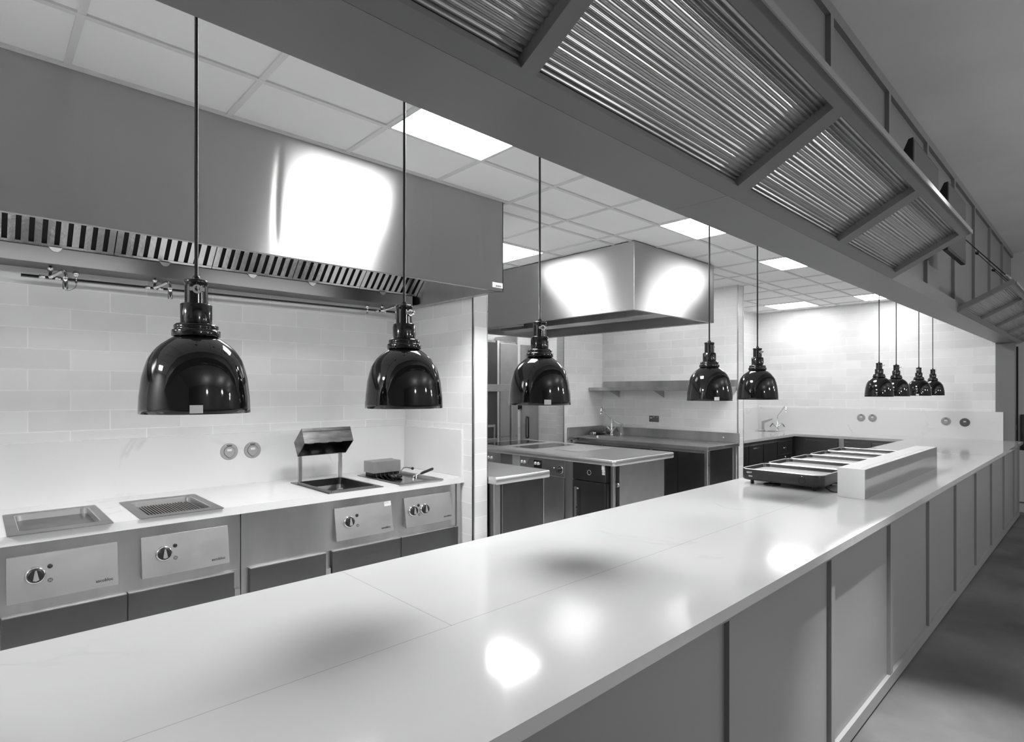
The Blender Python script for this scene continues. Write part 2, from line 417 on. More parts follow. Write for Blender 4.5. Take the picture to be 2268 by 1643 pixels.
# ------------------------------------------------------------------ ceiling light panels
def light_panel(k, y0, label, mt='panelight'):
    x0 = P0+k*T+.014; x1 = x0+T-.028; y1 = y0+T-.014; y0 = y0+.014
    root = thing('ceiling_light', ((x0+x1)/2, (y0+y1)/2, CZ-.003), label, 'ceiling light', 'square panel lights in the tiled ceiling')
    B(x0, x1, y0, y1, CZ-.002, CZ+.004).build('diffuser', mt, root)
    MB().box(x0-.006, x1+.006, y0-.006, y0, CZ-.003, CZ+.004).box(x0-.006, x1+.006, y1, y1+.006, CZ-.003, CZ+.004).box(x0-.006, x0, y0, y1, CZ-.003, CZ+.004).box(x1, x1+.006, y0, y1, CZ-.003, CZ+.004).build('frame', 'tbar', root)
light_panel(2, 1.759, 'largest glowing ceiling panel, above the second heat lamp')
light_panel(6, 1.759, 'glowing ceiling panel right of the corner hood, crossed by a lamp cable', 'panelight3')
light_panel(9, 1.759, 'glowing ceiling panel right of the fifth heat lamp cable', 'panelight3')
light_panel(14, 1.759, 'small glowing ceiling panel at the far end beside the grey beam', 'panelight2')
light_panel(14, 2.907, 'flat glowing ceiling panel above the far sink tap', 'panelight2')
light_panel(9, 3.481, 'unseen glowing panel added behind the corner hood to light the niche', 'panelight4')  # extra emitter, added out of sight to brighten the niche walls
light_panel(9, 5.203, 'unseen glowing panel added at the back, behind the corner hood', 'panelight2')  # added where the hood hides it, lifts the light in the back zone
light_panel(5, 3.481, 'glowing ceiling panel half hidden behind the near extraction hood', 'panelight5')
light_panel(-5, 1.759, 'glowing ceiling panel at the left end of the kitchen ceiling', 'panelight0')

# ------------------------------------------------------------------ extraction hoods
def hood_filters(m, x0, x1, pl, n=10):
    """one baffle filter: slats running up the slope; pl(x, t, h) maps to world"""
    pitch = (x1-x0-.03)/(n-1)
    for i in range(n):
        a = x0+.001+i*pitch; b2 = a+.029
        q = [pl(a, .02, 0), pl(b2, .02, 0), pl(b2, .98, 0), pl(a, .98, 0)]
        nn = (Vector(pl(a, 0, .012))-Vector(pl(a, 0, 0)))
        m.prism(q, nn)
    for t0, t1 in ((0, .03), (.97, 1)):
        q = [pl(x0, t0, -.002), pl(x1, t0, -.002), pl(x1, t1, -.002), pl(x0, t1, -.002)]
        m.prism(q, Vector(pl(x0, 0, .02))-Vector(pl(x0, 0, 0)))

hd = thing('extraction_hood', (.5, 3.3, 2.155), 'long brushed steel extraction hood over the back cooking counter at left', 'extraction hood')
hx0, hx1, hy0, hy1, hz = -2.5, 2.515, 2.745, 3.923, 2.155
m = MB()
seams = [hx0, -1.0, .285, .70, 1.06, 1.93, 2.31, hx1]
m.box(hx1-.006, hx1, hy0, hy1, hz, CZ).build('side_panel', 'hood', hd)
B(hx0, hx0+.006, hy0, hy1, hz, CZ).build('side_panel', 'hood', hd)
m = MB(); NX, NZ = 500, 12; vs = []; cr = [(-.9, .0012), (.29, .0014), (.69, .0011), (1.06, .0012), (1.93, .0012), (2.33, .0014)]
for j in range(NZ+1):
    z = hz+(CZ-hz)*j/NZ; en = min(1, j/3, (NZ-j)/3)
    for i in range(NX+1):
        x = hx0+(hx1-hx0)*i/NX; y = hy0
        for q, (xc, a) in enumerate(cr):
            y += a*en*math.exp(-((x-xc-.018*math.sin(z*5+q*1.9))/.016)**2)
        vs.append((x, y, z))
m.add(vs, [(j*(NX+1)+i, j*(NX+1)+i+1, (j+1)*(NX+1)+i+1, (j+1)*(NX+1)+i) for j in range(NZ) for i in range(NX)], True)
m.box(hx0, hx1, hy0+.003, hy0+.006, hz, CZ)
m.build('front_skirt', 'hood', hd)
m = MB().box(hx0+.006, hx1-.006, hy0+.006, hy0+.03, hz, hz+.012).box(hx1-.05, hx1-.006, hy0+.006, hy1, hz, hz+.012).box(hx1-.012, hx1-.006, hy0+.01, hy1, hz+.012, 2.6)
m.build('bottom_lip', 'steel2', hd)
m = MB().box(hx0+.006, hx1-.05, 3.73, hy1, hz, 2.24); m.build('grease_gutter', 'gutter', hd, bevel=.002)
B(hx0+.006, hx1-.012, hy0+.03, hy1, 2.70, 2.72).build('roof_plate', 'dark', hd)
FY, FZ = 3.735, 2.243
def pl1(x, t, h):
    # filter plane rises from the gutter towards the front at 45 degrees
    return (x, FY-.40*t+h*.7, FZ+.40*t+h*.7)
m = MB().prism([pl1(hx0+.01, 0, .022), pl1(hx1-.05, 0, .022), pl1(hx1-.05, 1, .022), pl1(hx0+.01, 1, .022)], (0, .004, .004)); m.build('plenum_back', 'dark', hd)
for xx in (-1.6, -.2, 1.2):
    B(xx, xx+1.0, hy0+.04, hy0+.10, 2.30, 2.34).build('added_fill_bar', 'addedfill', hd)  # unseen glowing bars added behind the skirt to brighten the tiled wall
for i in range(10):
    a = 2.50-.488*(i+1)+.002
    if a < hx0+.01: break
    m = MB(); hood_filters(m, a, a+.484, pl1, 10); m.build('baffle_filter', 'filter', hd)
for xx in (.06, .30, .79, 1.27, 1.66, 2.2):
    m = MB(); m.prism([(xx-.028, 3.728, 2.242), (xx-.02, 3.728, 2.228), (xx-.008, 3.728, 2.219), (xx+.008, 3.728, 2.219), (xx+.02, 3.728, 2.228), (xx+.028, 3.728, 2.242)], (0, -.004, 0)); m.build('drip_tab', 'panel', hd)
B(2.422, 2.509, hy0-.0015, hy0, 2.176, 2.2085).build('maker_label', 'white', hd, label='small white maker label')
text('avent', .022, (2.448, hy0-.0016, 2.181), (1, 0, 0), (0, 0, 1), 'ink', hd, bold=.0006)
text('(', .03, (2.436, hy0-.0016, 2.182), (1, 0, 0), (-.35, 0, 1), 'sock', hd)

hd = thing('extraction_hood', (4.6, 3.9, 2.175), 'box shaped steel extraction hood above the cooking island', 'extraction hood')
ax0, ax1, ay0, ay1, az = 3.932, 5.288, 2.70, 5.06, 2.175
m = MB().box(ax0, ax1, ay0, ay0+.006, az, CZ).box(ax0, ax0+.006, ay0+.006, ay1, az, CZ).box(ax1-.006, ax1, ay0+.006, ay1, az, CZ).box(ax0, ax1, ay1-.006, ay1, az, CZ)
m.build('shell', 'hood', hd, bevel=.0015)
m = MB().box(ax0+.006, ax1-.006, ay0+.006, ay0+.04, az+.002, az+.012).box(ax0+.006, ax1-.006, ay1-.04, ay1-.006, az+.002, az+.012).box(ax0+.006, ax0+.04, ay0+.04, ay1-.04, az+.002, az+.012).box(ax1-.04, ax1-.006, ay0+.04, ay1-.04, az+.002, az+.012)
m.build('bottom_lip', 'steel2', hd)
m = MB().prism([(ax0+.02, 0, 0)]*0 or [(ax1-.05, ay0+.02, az+.1), (ax1-.30, ay0+.02, az+.42), (ax1-.28, ay0+.02, az+.42), (ax1-.04, ay0+.02, az+.11)], (0, ay1-ay0-.04, 0)); m.build('inner_panel', 'steel', hd)
m = MB().prism([(ax0+.04, ay0+.02, az+.11), (ax0+.28, ay0+.02, az+.42), (ax0+.30, ay0+.02, az+.42), (ax0+.05, ay0+.02, az+.1)], (0, ay1-ay0-.04, 0)); m.build('inner_panel', 'steel', hd)
B(ax0+.01, ax1-.01, ay0+.01, ay1-.01, 2.6, 2.62).build('roof_plate', 'steel2', hd)
m = MB().box(4.5, 4.74, ay0+.1, ay1-.1, az+.03, az+.09); m.build('grease_gutter', 'steel', hd, bevel=.004)
m = MB().box(4.02, 4.14, 4.2, 5.0, az+.005, az+.06); m.build('light_housing', 'panel', hd, bevel=.004)

# ------------------------------------------------------------------ fire suppression pipe
fp = thing('suppression_pipe', (1.3, 3.8, 2.1), 'thin steel fire suppression pipe with nozzles under the long hood', 'pipe')
MB().tube([(.17, 3.83, 2.1), (1.3, 3.83, 2.108), (2.44, 3.83, 2.118)], .0065, 8).build('main_pipe', 'black', fp)
MB().tube([(.17, 3.835, 2.092), (1.3, 3.835, 2.098), (2.44, 3.835, 2.108)], .0022, 6).build('detection_wire', 'steel2', fp)
for xx, zz in ((.285, 2.10), (.755, 2.103), (2.24, 2.113)):
    MB().tube([(xx, 3.80, 2.155), (xx, 3.81, zz)], .007, 8).build('dropper', 'black', fp)
    MB().tube([(xx, 3.803, 2.148), (xx, 3.806, 2.128)], .012, 10).tube([(xx-.045, 3.828, zz), (xx-.02, 3.828, zz)], .011, 8).tube([(xx+.02, 3.828, zz), (xx+.045, 3.828, zz)], .011, 8).build('coupling', 'chrome', fp)
    e = [(xx, 3.81, zz), (xx+.02, 3.76, zz+.01), (xx+.04, 3.71, zz+.022), (xx+.047, 3.69, zz+.02), (xx+.05, 3.68, zz), (xx+.05, 3.68, zz-.018)]
    MB().tube(e, .009, 10).build('elbow', 'chrome', fp)
    MB().tube([(xx+.05, 3.68, zz-.012), (xx+.05, 3.68, zz-.018), (xx+.05, 3.68, zz-.075)], [.013, .0115, .0115], 12).build('nozzle', 'chrome', fp)
for xx in (.395, 2.13):
    MB().lathe([(0, .012), (.012, .02), (.017, .034), (.012, .048), (0, .052)], (xx, 3.83, 2.1), 14).tube([(xx, 3.83, 2.085), (xx, 3.83, 2.115)], .006, 8).build('detector_bulb', 'chrome', fp)
pts = [(.335+.045*math.sin(a), 3.68, 2.055-.035*math.cos(a)) for a in [PI*i/12 for i in range(13)]]
MB().tube(pts, .0012, 6).build('cap_wire', 'black', fp)

# ------------------------------------------------------------------ back cooking counter
WT = .9
holes = [(.13, .43, 3.2, 3.665), (.6, .90, 3.2, 3.645), (1.53, 1.83, 3.175, 3.64), (2.015, 2.31, 3.19, 3.685)]
def keep_holes(hs): return lambda x, y: not any(a < x < b2 and c < y < d2 for a, b2, c, d2 in hs)
xs = sorted({-2.5, 2.522} | {v for h in holes for v in h[:2]}); ys = sorted({3.16, 3.9245} | {v for h in holes for v in h[2:]})
tag(MB().slab(xs, ys, .857, WT, keep_holes(holes)).build('worktop', 'stone2'), 'white stone worktop with the griddles and fryer let in, along the back wall', 'worktop')
tag(B(-2.5, 2.502, 3.905, 3.9245, WT, 1.231).build('splashback', 'stone2'), 'white stone splashback low on the tiled wall behind the griddles', 'splashback')
tag(B(2.503, 2.5225, 3.17, 3.9245, WT, 1.231).build('splashback', 'stone2', bevel=.002), 'short white stone splashback on the side wall right of the fryer', 'splashback')

def base_cabinet(x0, x1, doors, label):
    root = thing('base_cabinet', ((x0+x1)/2, 3.5, 0), label, 'cabinet')
    B(x0, x1, 3.2, 3.9, .12, .56).box(x0, x1, 3.2, 3.216, .56, .857).box(x0, x0+.02, 3.216, 3.9, .70, .857).box(x1-.02, x1, 3.216, 3.9, .7, .857).build('carcass', 'steel', root, bevel=.001)
    for a, b2 in doors:
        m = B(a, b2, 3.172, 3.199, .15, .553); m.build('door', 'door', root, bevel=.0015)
        B(a+.001, b2-.001, 3.170, 3.199, .553, .557).build('door_edge', 'chrome', root)
    for lx in (x0+.05, x1-.05):
        MB().tube([(lx, 3.3, 0), (lx, 3.3, .12)], .02, 12).build('foot', 'steel2', root)
        MB().tube([(lx, 3.8, 0), (lx, 3.8, .12)], .02, 12).build('foot', 'steel2', root)
    return root
r1 = base_cabinet(-.95, 1.028, [(-.9, -.44), (-.435, .073), (.078, .517), (.522, .99)], 'steel cabinet with dark doors under the griddle and ribbed grill')
B(.995, 1.022, 3.18, 3.2, .0, .46).build('leg', 'steel', r1)
r2 = base_cabinet(1.032, 2.478, [(1.07, 1.497), (1.536, 2.006), (2.010, 2.476)], 'steel cabinet with dark doors under the chip warmer and fryer')
B(1.50, 1.53, 3.18, 3.2, .0, .46).build('leg', 'steel', r2)
B(2.478, 2.512, 3.19, 3.2, .1, .857).build('filler_strip', 'steel2', r2)

def control_panel(x0, knobs, label, lights, sticker=False):
    x1 = x0+.388; z0, z1 = .612, .802
    root = thing('control_panel', ((x0+x1)/2, 3.18, z0), label, 'control panel', 'sloping control panels')
    yt, yb = 3.19, 3.158
    Y = lambda z: yb+(yt-yb)*(z-z0)/(z1-z0)
    m = MB().prism([(x0, yt, z1), (x0, yb, z0), (x0, yb+.004, z0-.001), (x0, 3.1995, z0+.004), (x0, 3.1995, z1)], (x1-x0, 0, 0)); m.build('plate', 'panel', root, bevel=.001)
    n = Vector((0, -(z1-z0), -(yt-yb))).normalized(); n = Vector((0, -.986, .166)) if False else Vector((0, -(z1-z0), (yt-yb)*-1)).normalized()
    up = Vector((0, yt-yb, z1-z0)).normalized(); n = Vector((1, 0, 0)).cross(up)
    def disc(cx, cz, prof, mt, name, parent=root, nn=32):
        o = Vector((cx, Y(cz), cz)); mb = MB(); vs = []; k = len(prof)
        for r_, h in prof:
            for i in range(nn):
                a = 2*PI*i/nn; vs.append(o+Vector((1,0,0))*r_*math.cos(a)+up*r_*math.sin(a)+n*h)
        fs = [(q*nn+i, q*nn+(i+1) % nn, (q+1)*nn+(i+1) % nn, (q+1)*nn+i) for q in range(k-1) for i in range(nn)]
        mb.add(vs, fs, True); mb.f.append(tuple((k-1)*nn+i for i in range(nn))); mb.sm.append(False)
        return mb.build(name, mt, parent)
    for dx in knobs:
        kz = .714; cx = x0+dx
        kb = disc(cx, kz, [(.0365, 0), (.0365, .003), (.033, .012), (.030, .013)], 'chrome', 'knob')
        disc(cx, kz, [(.0295, .0), (.0295, .014), (.027, .020), (.02, .0215)], 'black', 'knob_cap', kb)
        o = Vector((cx, Y(kz), kz))
        q = [o+up*.021+n*.022+Vector((-.003,0,0)), o+up*.021+n*.022+Vector((.003,0,0)), o-up*.02+n*.022+Vector((.0105,0,0)), o-up*.024+n*.022, o-up*.02+n*.022+Vector((-.0105,0,0))]
        MB().prism(q, n*.007).build('pointer', 'panel', kb, bevel=.001)
    for dx, dz in lights:
        disc(x0+dx, .714+dz, [(.0095, 0), (.0095, .003), (.006, .005)], 'black', 'pilot_light')
    for dx, dz in [(l[0], -.029) for l in lights[:1]]:
        disc(x0+dx, .714+dz, [(.0095, 0), (.0095, .0008), (.0085, .001)], 'sockd', 'function_symbol')
        o = Vector((x0+dx, Y(.714+dz), .714+dz))+n*.0016
        MB().prism([o+(Vector((1,0,0))+up)*.006, o+(Vector((1,0,0))+up)*.006+up*-.0025, o-(Vector((1,0,0))+up)*.006, o-(Vector((1,0,0))+up)*.006+up*.0025], n*.0003).prism([o+(Vector((-1,0,0))+up)*.006, o+(Vector((-1,0,0))+up)*.006+up*-.0025, o-(Vector((-1,0,0))+up)*.006, o-(Vector((-1,0,0))+up)*.006+up*.0025], n*.0003).build('symbol_mark', 'panel', root)
    text('ascobloc', .0185, tuple(Vector((x1-.085, Y(.637), .637))+n*.0004), (1,0,0), up, 'ink', root, bold=.0004)
    if sticker:
        o = Vector((x1-.052, Y(.772), .772))+n*.0008
        MB().prism([o, o+Vector((.048,0,0)), o+Vector((.048,0,0))+up*.028, o+up*.028], n*.0004).build('sticker', 'white', root, label='small white sticker')
        text('v ====', .011, tuple(o+n*.0004+up*.016+Vector((.004,0,0))), (1,0,0), up, 'ink', root)
    return root
control_panel(.094, [.094], 'sloping steel control panel with one knob below the flat griddle', [(.143, .029)])
control_panel(.575, [.094], 'sloping steel control panel with one knob below the ribbed grill', [(.142, .029)])
control_panel(1.556, [.088], 'sloping steel control panel with one knob and a white sticker in its corner', [(.143, .03)], True)
control_panel(2.04, [.062, .152], 'sloping steel control panel with two knobs below the fryer', [(.107, .03)])

# griddles
def griddle(x0, x1, y0, y1, ix0, ix1, iy0, iy1, ribbed, label):
    root = thing('griddle', ((x0+x1)/2, (y0+y1)/2, WT), label, 'griddle', 'drop-in griddles')
    cx, cy, icx, icy = (x0+x1)/2, (y0+y1)/2, (ix0+ix1)/2, (iy0+iy1)/2; w, d2 = ix1-ix0, iy1-iy0
    m = MB()
    m.loft([rr(cx, cy, WT+.0005, x1-x0, y1-y0, .004), rr(cx, cy, WT+.004, x1-x0-.002, y1-y0-.002, .004), rr(icx, icy, WT+.004, w+.006, d2+.006, .033)], False)
    m.build('rim', 'rim', root)
    m = MB().loft([rr(icx, icy, WT+.004, w+.006, d2+.006, .033), rr(icx, icy, WT+.001, w, d2, .03), rr(icx, icy, WT-.027, w-.004, d2-.004, .03)], False)
    m.build('pan_wall', 'plate2', root)
    m = MB()
    loop = rr(icx, icy, WT-.026, w-.004, d2-.004, .03); m.add(loop, [tuple(range(len(loop)))])
    p = m.build('cooking_plate', 'griddle', root)
    if ribbed:
        m = MB(); nr = 19; W = w-.03
        for i in range(nr):
            xa = icx-W/2+W*(i+.5)/nr; e = .022 if 1 < i < nr-2 else .035
            m.prism([(xa-.0045, icy-d2/2+e, WT-.0257), (xa-.002, icy-d2/2+e, WT-.018), (xa+.002, icy-d2/2+e, WT-.018), (xa+.0045, icy-d2/2+e, WT-.0257)], (0, d2-2*e, 0))
        m.build('ribs', 'rim', p)
griddle(.095, .462, 3.14, 3.70, .138, .423, 3.215, 3.655, False, 'flat steel griddle let into the back worktop at far left')
griddle(.565, .934, 3.147, 3.695, .608, .892, 3.21, 3.632, True, 'ribbed steel grill let into the back worktop')

# chip warmer
root = thing('chip_warmer', (1.69, 3.44, WT), 'steel chip warmer basin under a slanted heat lamp box on two posts', 'food warmer')
m = MB(); cx, cy = 1.69, 3.437
m.loft([rr(cx, cy, WT+.0005, .37, .556, .004), rr(cx, cy, WT+.004, .368, .554, .004), rr(1.672, 3.4, WT+.004, .31, .47, .012)], False); m.build('rim', 'rim', root)
m = MB(); m.loft([rr(1.672, 3.4, WT+.003, .312, .474, .014), rr(1.672, 3.4, WT+.016, .308, .47, .014), rr(1.672, 3.4, WT+.016, .294, .456, .02), rr(1.672, 3.425, WT-.03, .285, .415, .025), rr(1.672, 3.43, WT-.1, .26, .37, .03)], False, False, True); m.build('basin', 'rim', root)
B(1.60, 1.635, 3.235, 3.242, WT-.1, WT+.012).build('divider', 'panel', root, bevel=.002)
for xx in (1.548, 1.83):
    B(xx-.011, xx+.011, 3.655, 3.67, WT+.003, 1.085).build('post', 'steel2', root)
q = [(3.581, 1.264), (3.535, 1.171), (3.645, 1.079), (3.70, 1.168)]
m = MB(); x0, x1 = 1.525, 1.862; t = .003
V = lambda x, p: (x, p[0], p[1])
def lerp(a, b2, u): return (a[0]+(b2[0]-a[0])*u, a[1]+(b2[1]-a[1])*u)
for a, b2 in ((q[0], q[1]), (q[2], q[3]), (q[3], q[0])):
    c = (sum(p[0] for p in q)/4, sum(p[1] for p in q)/4)
    m.prism([V(x0, a), V(x0, b2), V(x0, lerp(b2, c, .05)), V(x0, lerp(a, c, .05))], (x1-x0, 0, 0))
for xx in (x0-.001, x1-.003): m.prism([V(xx, p) for p in q], (.004, 0, 0))
m.build('lamp_housing', 'dsteel', root)
m = MB()
for i in range(3):
    xx = 1.59+.1*i; cc = lerp(lerp(q[1], q[2], .45), lerp(q[0], q[3], .45), .45)
    m.lathe([(0, -.012), (.026, -.008), (.034, .01), (.02, .03)], (xx, cc[0], cc[1]), 20)
m.build('heat_bulbs', 'plate2', root)
m = MB().prism([V(x0+.004, lerp(q[0], q[1], .2)), V(x0+.004, lerp(q[3], q[2], .2)), V(x0+.004, lerp(q[3], q[2], .25)), V(x0+.004, lerp(q[0], q[1], .25))], (x1-x0-.008, 0, 0)); m.build('reflector', 'griddle', root)

# fryer
root = thing('deep_fryer', (2.16, 3.43, WT), 'drop-in deep fryer with heating head, black handles and dark well', 'fryer')
m = MB(); m.loft([rr(2.16, 3.432, WT+.0005, .352, .56, .004), rr(2.16, 3.432, WT+.004, .35, .558, .004), rr(2.163, 3.435, WT+.004, .3, .5, .05)], False); m.build('rim', 'rim', root)
m = MB(); m.loft([rr(2.163, 3.435, WT+.004, .3, .5, .05), rr(2.163, 3.435, WT-.004, .288, .485, .05), rr(2.163, 3.45, WT-.04, .27, .44, .05), rr(2.163, 3.45, WT-.12, .25, .40, .05)], True, False, True); m.build('well', 'steel', root)
m = MB(); loop = rr(2.163, 3.435, WT-.012, .284, .48, .05); m.add(loop, [tuple(range(len(loop)))]); m.build('oil_surface', 'oil', root)
B(2.03, 2.25, 3.56, 3.70, .925, 1.006).build('heating_head', 'panel', root, bevel=.002)
B(2.236, 2.262, 3.69, 3.70, .905, 1.006).build('head_plate', 'panel', root)
m = MB()
for i in range(6):
    xx = 2.05+i*.034; m.tube([(xx, 3.565, .927), (xx, 3.555, .90), (xx, 3.5, .886)], .004, 6)
m.box(2.035, 2.245, 3.575, 3.68, .902, .926); m.build('heating_element', 'black', root)
MB().tube([(2.19, 3.5, .90), (2.205, 3.5, .925), (2.238, 3.5, .955), (2.262, 3.5, .955), (2.305, 3.5, .944)], .0035, 8).build('drain_lever', 'sockd', root)
MB().lathe([(0, -.011), (.009, -.007), (.011, 0), (.009, .007), (0, .011)], (2.312, 3.5, .943), 14).build('lever_ball', 'black', root)
MB().lathe([(0, -.014), (.018, -.01), (.022, 0), (.016, .012), (0, .014)], (2.19, 3.48, .902), 18).build('lever_hub', 'black', root)
MB().tube([(2.185, 3.3, .885), (2.185, 3.3, .916), (2.2, 3.3, .924), (2.25, 3.3, .934)], .003, 8).tube([(2.2, 3.28, .885), (2.2, 3.285, .915), (2.215, 3.3, .927)], .003, 8).build('basket_rod', 'chrome', root)
MB().tube([(2.245, 3.3, .932), (2.26, 3.3, .936), (2.345, 3.3, .956), (2.352, 3.3, .958)], [.006, .009, .010, .006], 10).build('basket_handle', 'black', root)

# ------------------------------------------------------------------ round sockets
def round_socket(p, face, label, dark=False):
    root = thing('round_socket', p, label, 'socket', 'round wall sockets')
    def W(a, b2, h):  # a sideways, b up, h off the wall
        return (p[0]+a, p[1]-h, p[2]+b2) if face == 'y' else (p[0]-h, p[1]-a, p[2]+b2)
    def disc(prof, mt, name, oz=0):
        mb = MB(); n = 40; vs = []
        for r_, h in prof:
            for i in range(n): a = 2*PI*i/n; vs.append(W(r_*math.cos(a), r_*math.sin(a)+oz, h))
        mb.add(vs, [(q*n+i, q*n+(i+1) % n, (q+1)*n+(i+1) % n, (q+1)*n+i) for q in range(len(prof)-1) for i in range(n)], True)
        mb.f.append(tuple((len(prof)-1)*n+i for i in range(n))); mb.sm.append(False)
        return mb.build(name, mt, root)
    disc([(.0535, 0), (.0535, .002), (.050, .005), (.034, .006)], 'sockd' if dark else 'sock', 'faceplate')
    def flap(s, h0, h1, mt, name):
        pr = [(s*.034*math.cos(a), s*.034*math.sin(a)) for a in [math.radians(q) for q in range(-30, 211, 15)]]
        pr += [(-.006*s, -.041*s), (.006*s, -.041*s)]
        mb = MB(); n = len(pr); vs = [W(a, b2, h0) for a, b2 in pr]+[W(a, b2, h1) for a, b2 in pr]
        mb.add(vs, [(i, (i+1) % n, n+(i+1) % n, n+i) for i in range(n)]+[tuple(range(n, 2*n))])
        return mb.build(name, mt, root)
    flap(1.0, .006, .0066, 'ink', 'gasket'); flap(.93, .0066, .0105, 'sockd' if dark else 'sock', 'lid')
    mb = MB(); q = [(-.015, .037), (.015, .037), (.015, .044), (-.015, .044)]
    mb.add([W(a, b2, .006) for a, b2 in q]+[W(a, b2, .011) for a, b2 in q], [(0,1,5,4),(1,2,6,5),(2,3,7,6),(3,0,4,7),(4,5,6,7)]); mb.build('hinge', 'sockd', root)
    mb = MB(); q = [(-.014, .003), (.014, .003), (.014, .017), (-.014, .017)]
    mb.add([W(a, b2, .0112) for a, b2 in q], [(0,1,2,3)]); mb.build('lid_label', 'white', root)
round_socket((1.187, 3.905, 1.116), 'y', 'round grey socket on the stone splashback behind the griddles, the left of two')
round_socket((1.331, 3.905, 1.116), 'y', 'round grey socket on the stone splashback, nearest the chip warmer')
round_socket((9.12, 2.45, 1.13), 'x', 'round grey socket on the far splashback, the leftmost of four')
round_socket((9.12, 2.31, 1.13), 'x', 'round grey socket on the far splashback, second from left')
round_socket((9.12, 1.483, 1.115), 'x', 'round grey socket on the far splashback, third from left')
round_socket((9.12, 1.29, 1.108), 'x', 'round darker grey socket on the far splashback, nearest the grey pillar', True)

# ------------------------------------------------------------------ pass counter
fs = (8.55, 8.95, 3.42, 3.72)
def keep_pass(x, y):
    if fs[0] < x < fs[1] and fs[2] < y < fs[3]: return False
    if y < 1.78: return True
    if y > 3.09: return x > 6.64
    return x > 8.43
xs = [-2.6, 6.64, 8.43, fs[0], fs[1], 9.1395]; ys = [.74, 1.78, 3.09, fs[2], fs[3], 3.9245]
pw = tag(MB().slab(xs, ys, .867, WT, keep_pass).build('worktop', 'stone', bevel=.0), 'long polished white stone pass worktop turning around the far sink', 'worktop')
tag(B(9.12, 9.1395, .92, 3.9245, WT, 1.248).build('splashback', 'stone2'), 'white stone splashback with four sockets on the far wall', 'splashback')
tag(B(6.64, 9.119, 3.905, 3.9245, WT, 1.248).build('splashback', 'stone2'), 'white stone splashback behind the far mixer tap, beside the tiled divider', 'splashback')
pc = thing('pass_counter', (3.3, 1.25, 0), 'grey painted panelled counter front below the white pass worktop', 'counter')
B(-2.6, 9.10, .785, 1.70, .07, .867).build('carcass', 'paintfront', pc)
B(-2.6, 8.42, 1.70, 1.72, .07, .866).build('rear_panel', 'steel2', pc)
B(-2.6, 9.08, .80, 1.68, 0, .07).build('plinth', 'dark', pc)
B(-2.6, 9.10, .768, .785, .012, .073).build('bottom_rail', 'paintfront', pc, bevel=.001)
B(-2.6, 9.10, .77, .785, .835, .866).build('top_rail', 'paintfront', pc)
for k in range(-4, 9):
    xx = 1.6+.8755*k
    B(xx, xx+.042, .769, .785, .073, .835).build('stile', 'paintfront', pc)
B(9.06, 9.10, .769, .785, .073, .835).build('stile', 'paintfront', pc)

# far cabinets
root = thing('base_cabinet', (7.55, 3.5, 0), 'dark steel cupboards under the far sink worktop by the tiled divider', 'cabinet')
B(6.65, 8.43, 3.125, 3.9, .1, .70).box(6.65, 8.43, 3.125, 3.14, .70, .867).build('carcass', 'door', root)
for a, b2 in ((6.655, 6.965), (6.985, 7.40), (7.425, 7.845)):
    B(a, b2, 3.102, 3.124, .12, .82).build('door', 'door', root, bevel=.001); B(a, b2, 3.101, 3.124, .82, .824).build('door_edge', 'chrome', root)
for z0, z1 in ((.645, .82), (.43, .638), (.2, .425)):
    B(7.87, 8.32, 3.102, 3.124, z0, z1).build('drawer', 'door', root, bevel=.001); B(7.87, 8.32, 3.1, 3.124, z1, z1+.004).build('drawer_edge', 'chrome', root)
B(8.14, 8.20, 3.095, 3.102, .69, .76).build('switch', 'black', root)
MB().tube([(8.07, 3.102, .725), (8.07, 3.095, .725)], .009, 12).tube([(8.13, 3.102, .725), (8.13, 3.095, .725)], .009, 12).tube([(8.12, 3.102, .60), (8.12, 3.09, .60)], .01, 12).build('lock', 'chrome', root)
B(7.1, 7.28, 3.098, 3.102, .775, .79).build('handle', 'chrome', root)
root = thing('base_cabinet', (8.8, 2.4, 0), 'dark steel drawers under the far wall worktop, seen behind the black trays', 'cabinet')
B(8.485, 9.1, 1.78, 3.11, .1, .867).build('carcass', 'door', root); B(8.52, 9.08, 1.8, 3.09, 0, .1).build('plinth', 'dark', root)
for a, b2 in ((2.555, 2.955), (2.16, 2.465), (1.80, 2.145)):
    B(8.466, 8.485, a, b2, .12, .822).build('door', 'door', root, bevel=.001); B(8.464, 8.485, a, b2, .822, .826).build('door_edge', 'chrome', root)
B(8.47, 8.485, 2.48, 2.54, .1, .866).build('leg', 'steel2', root)

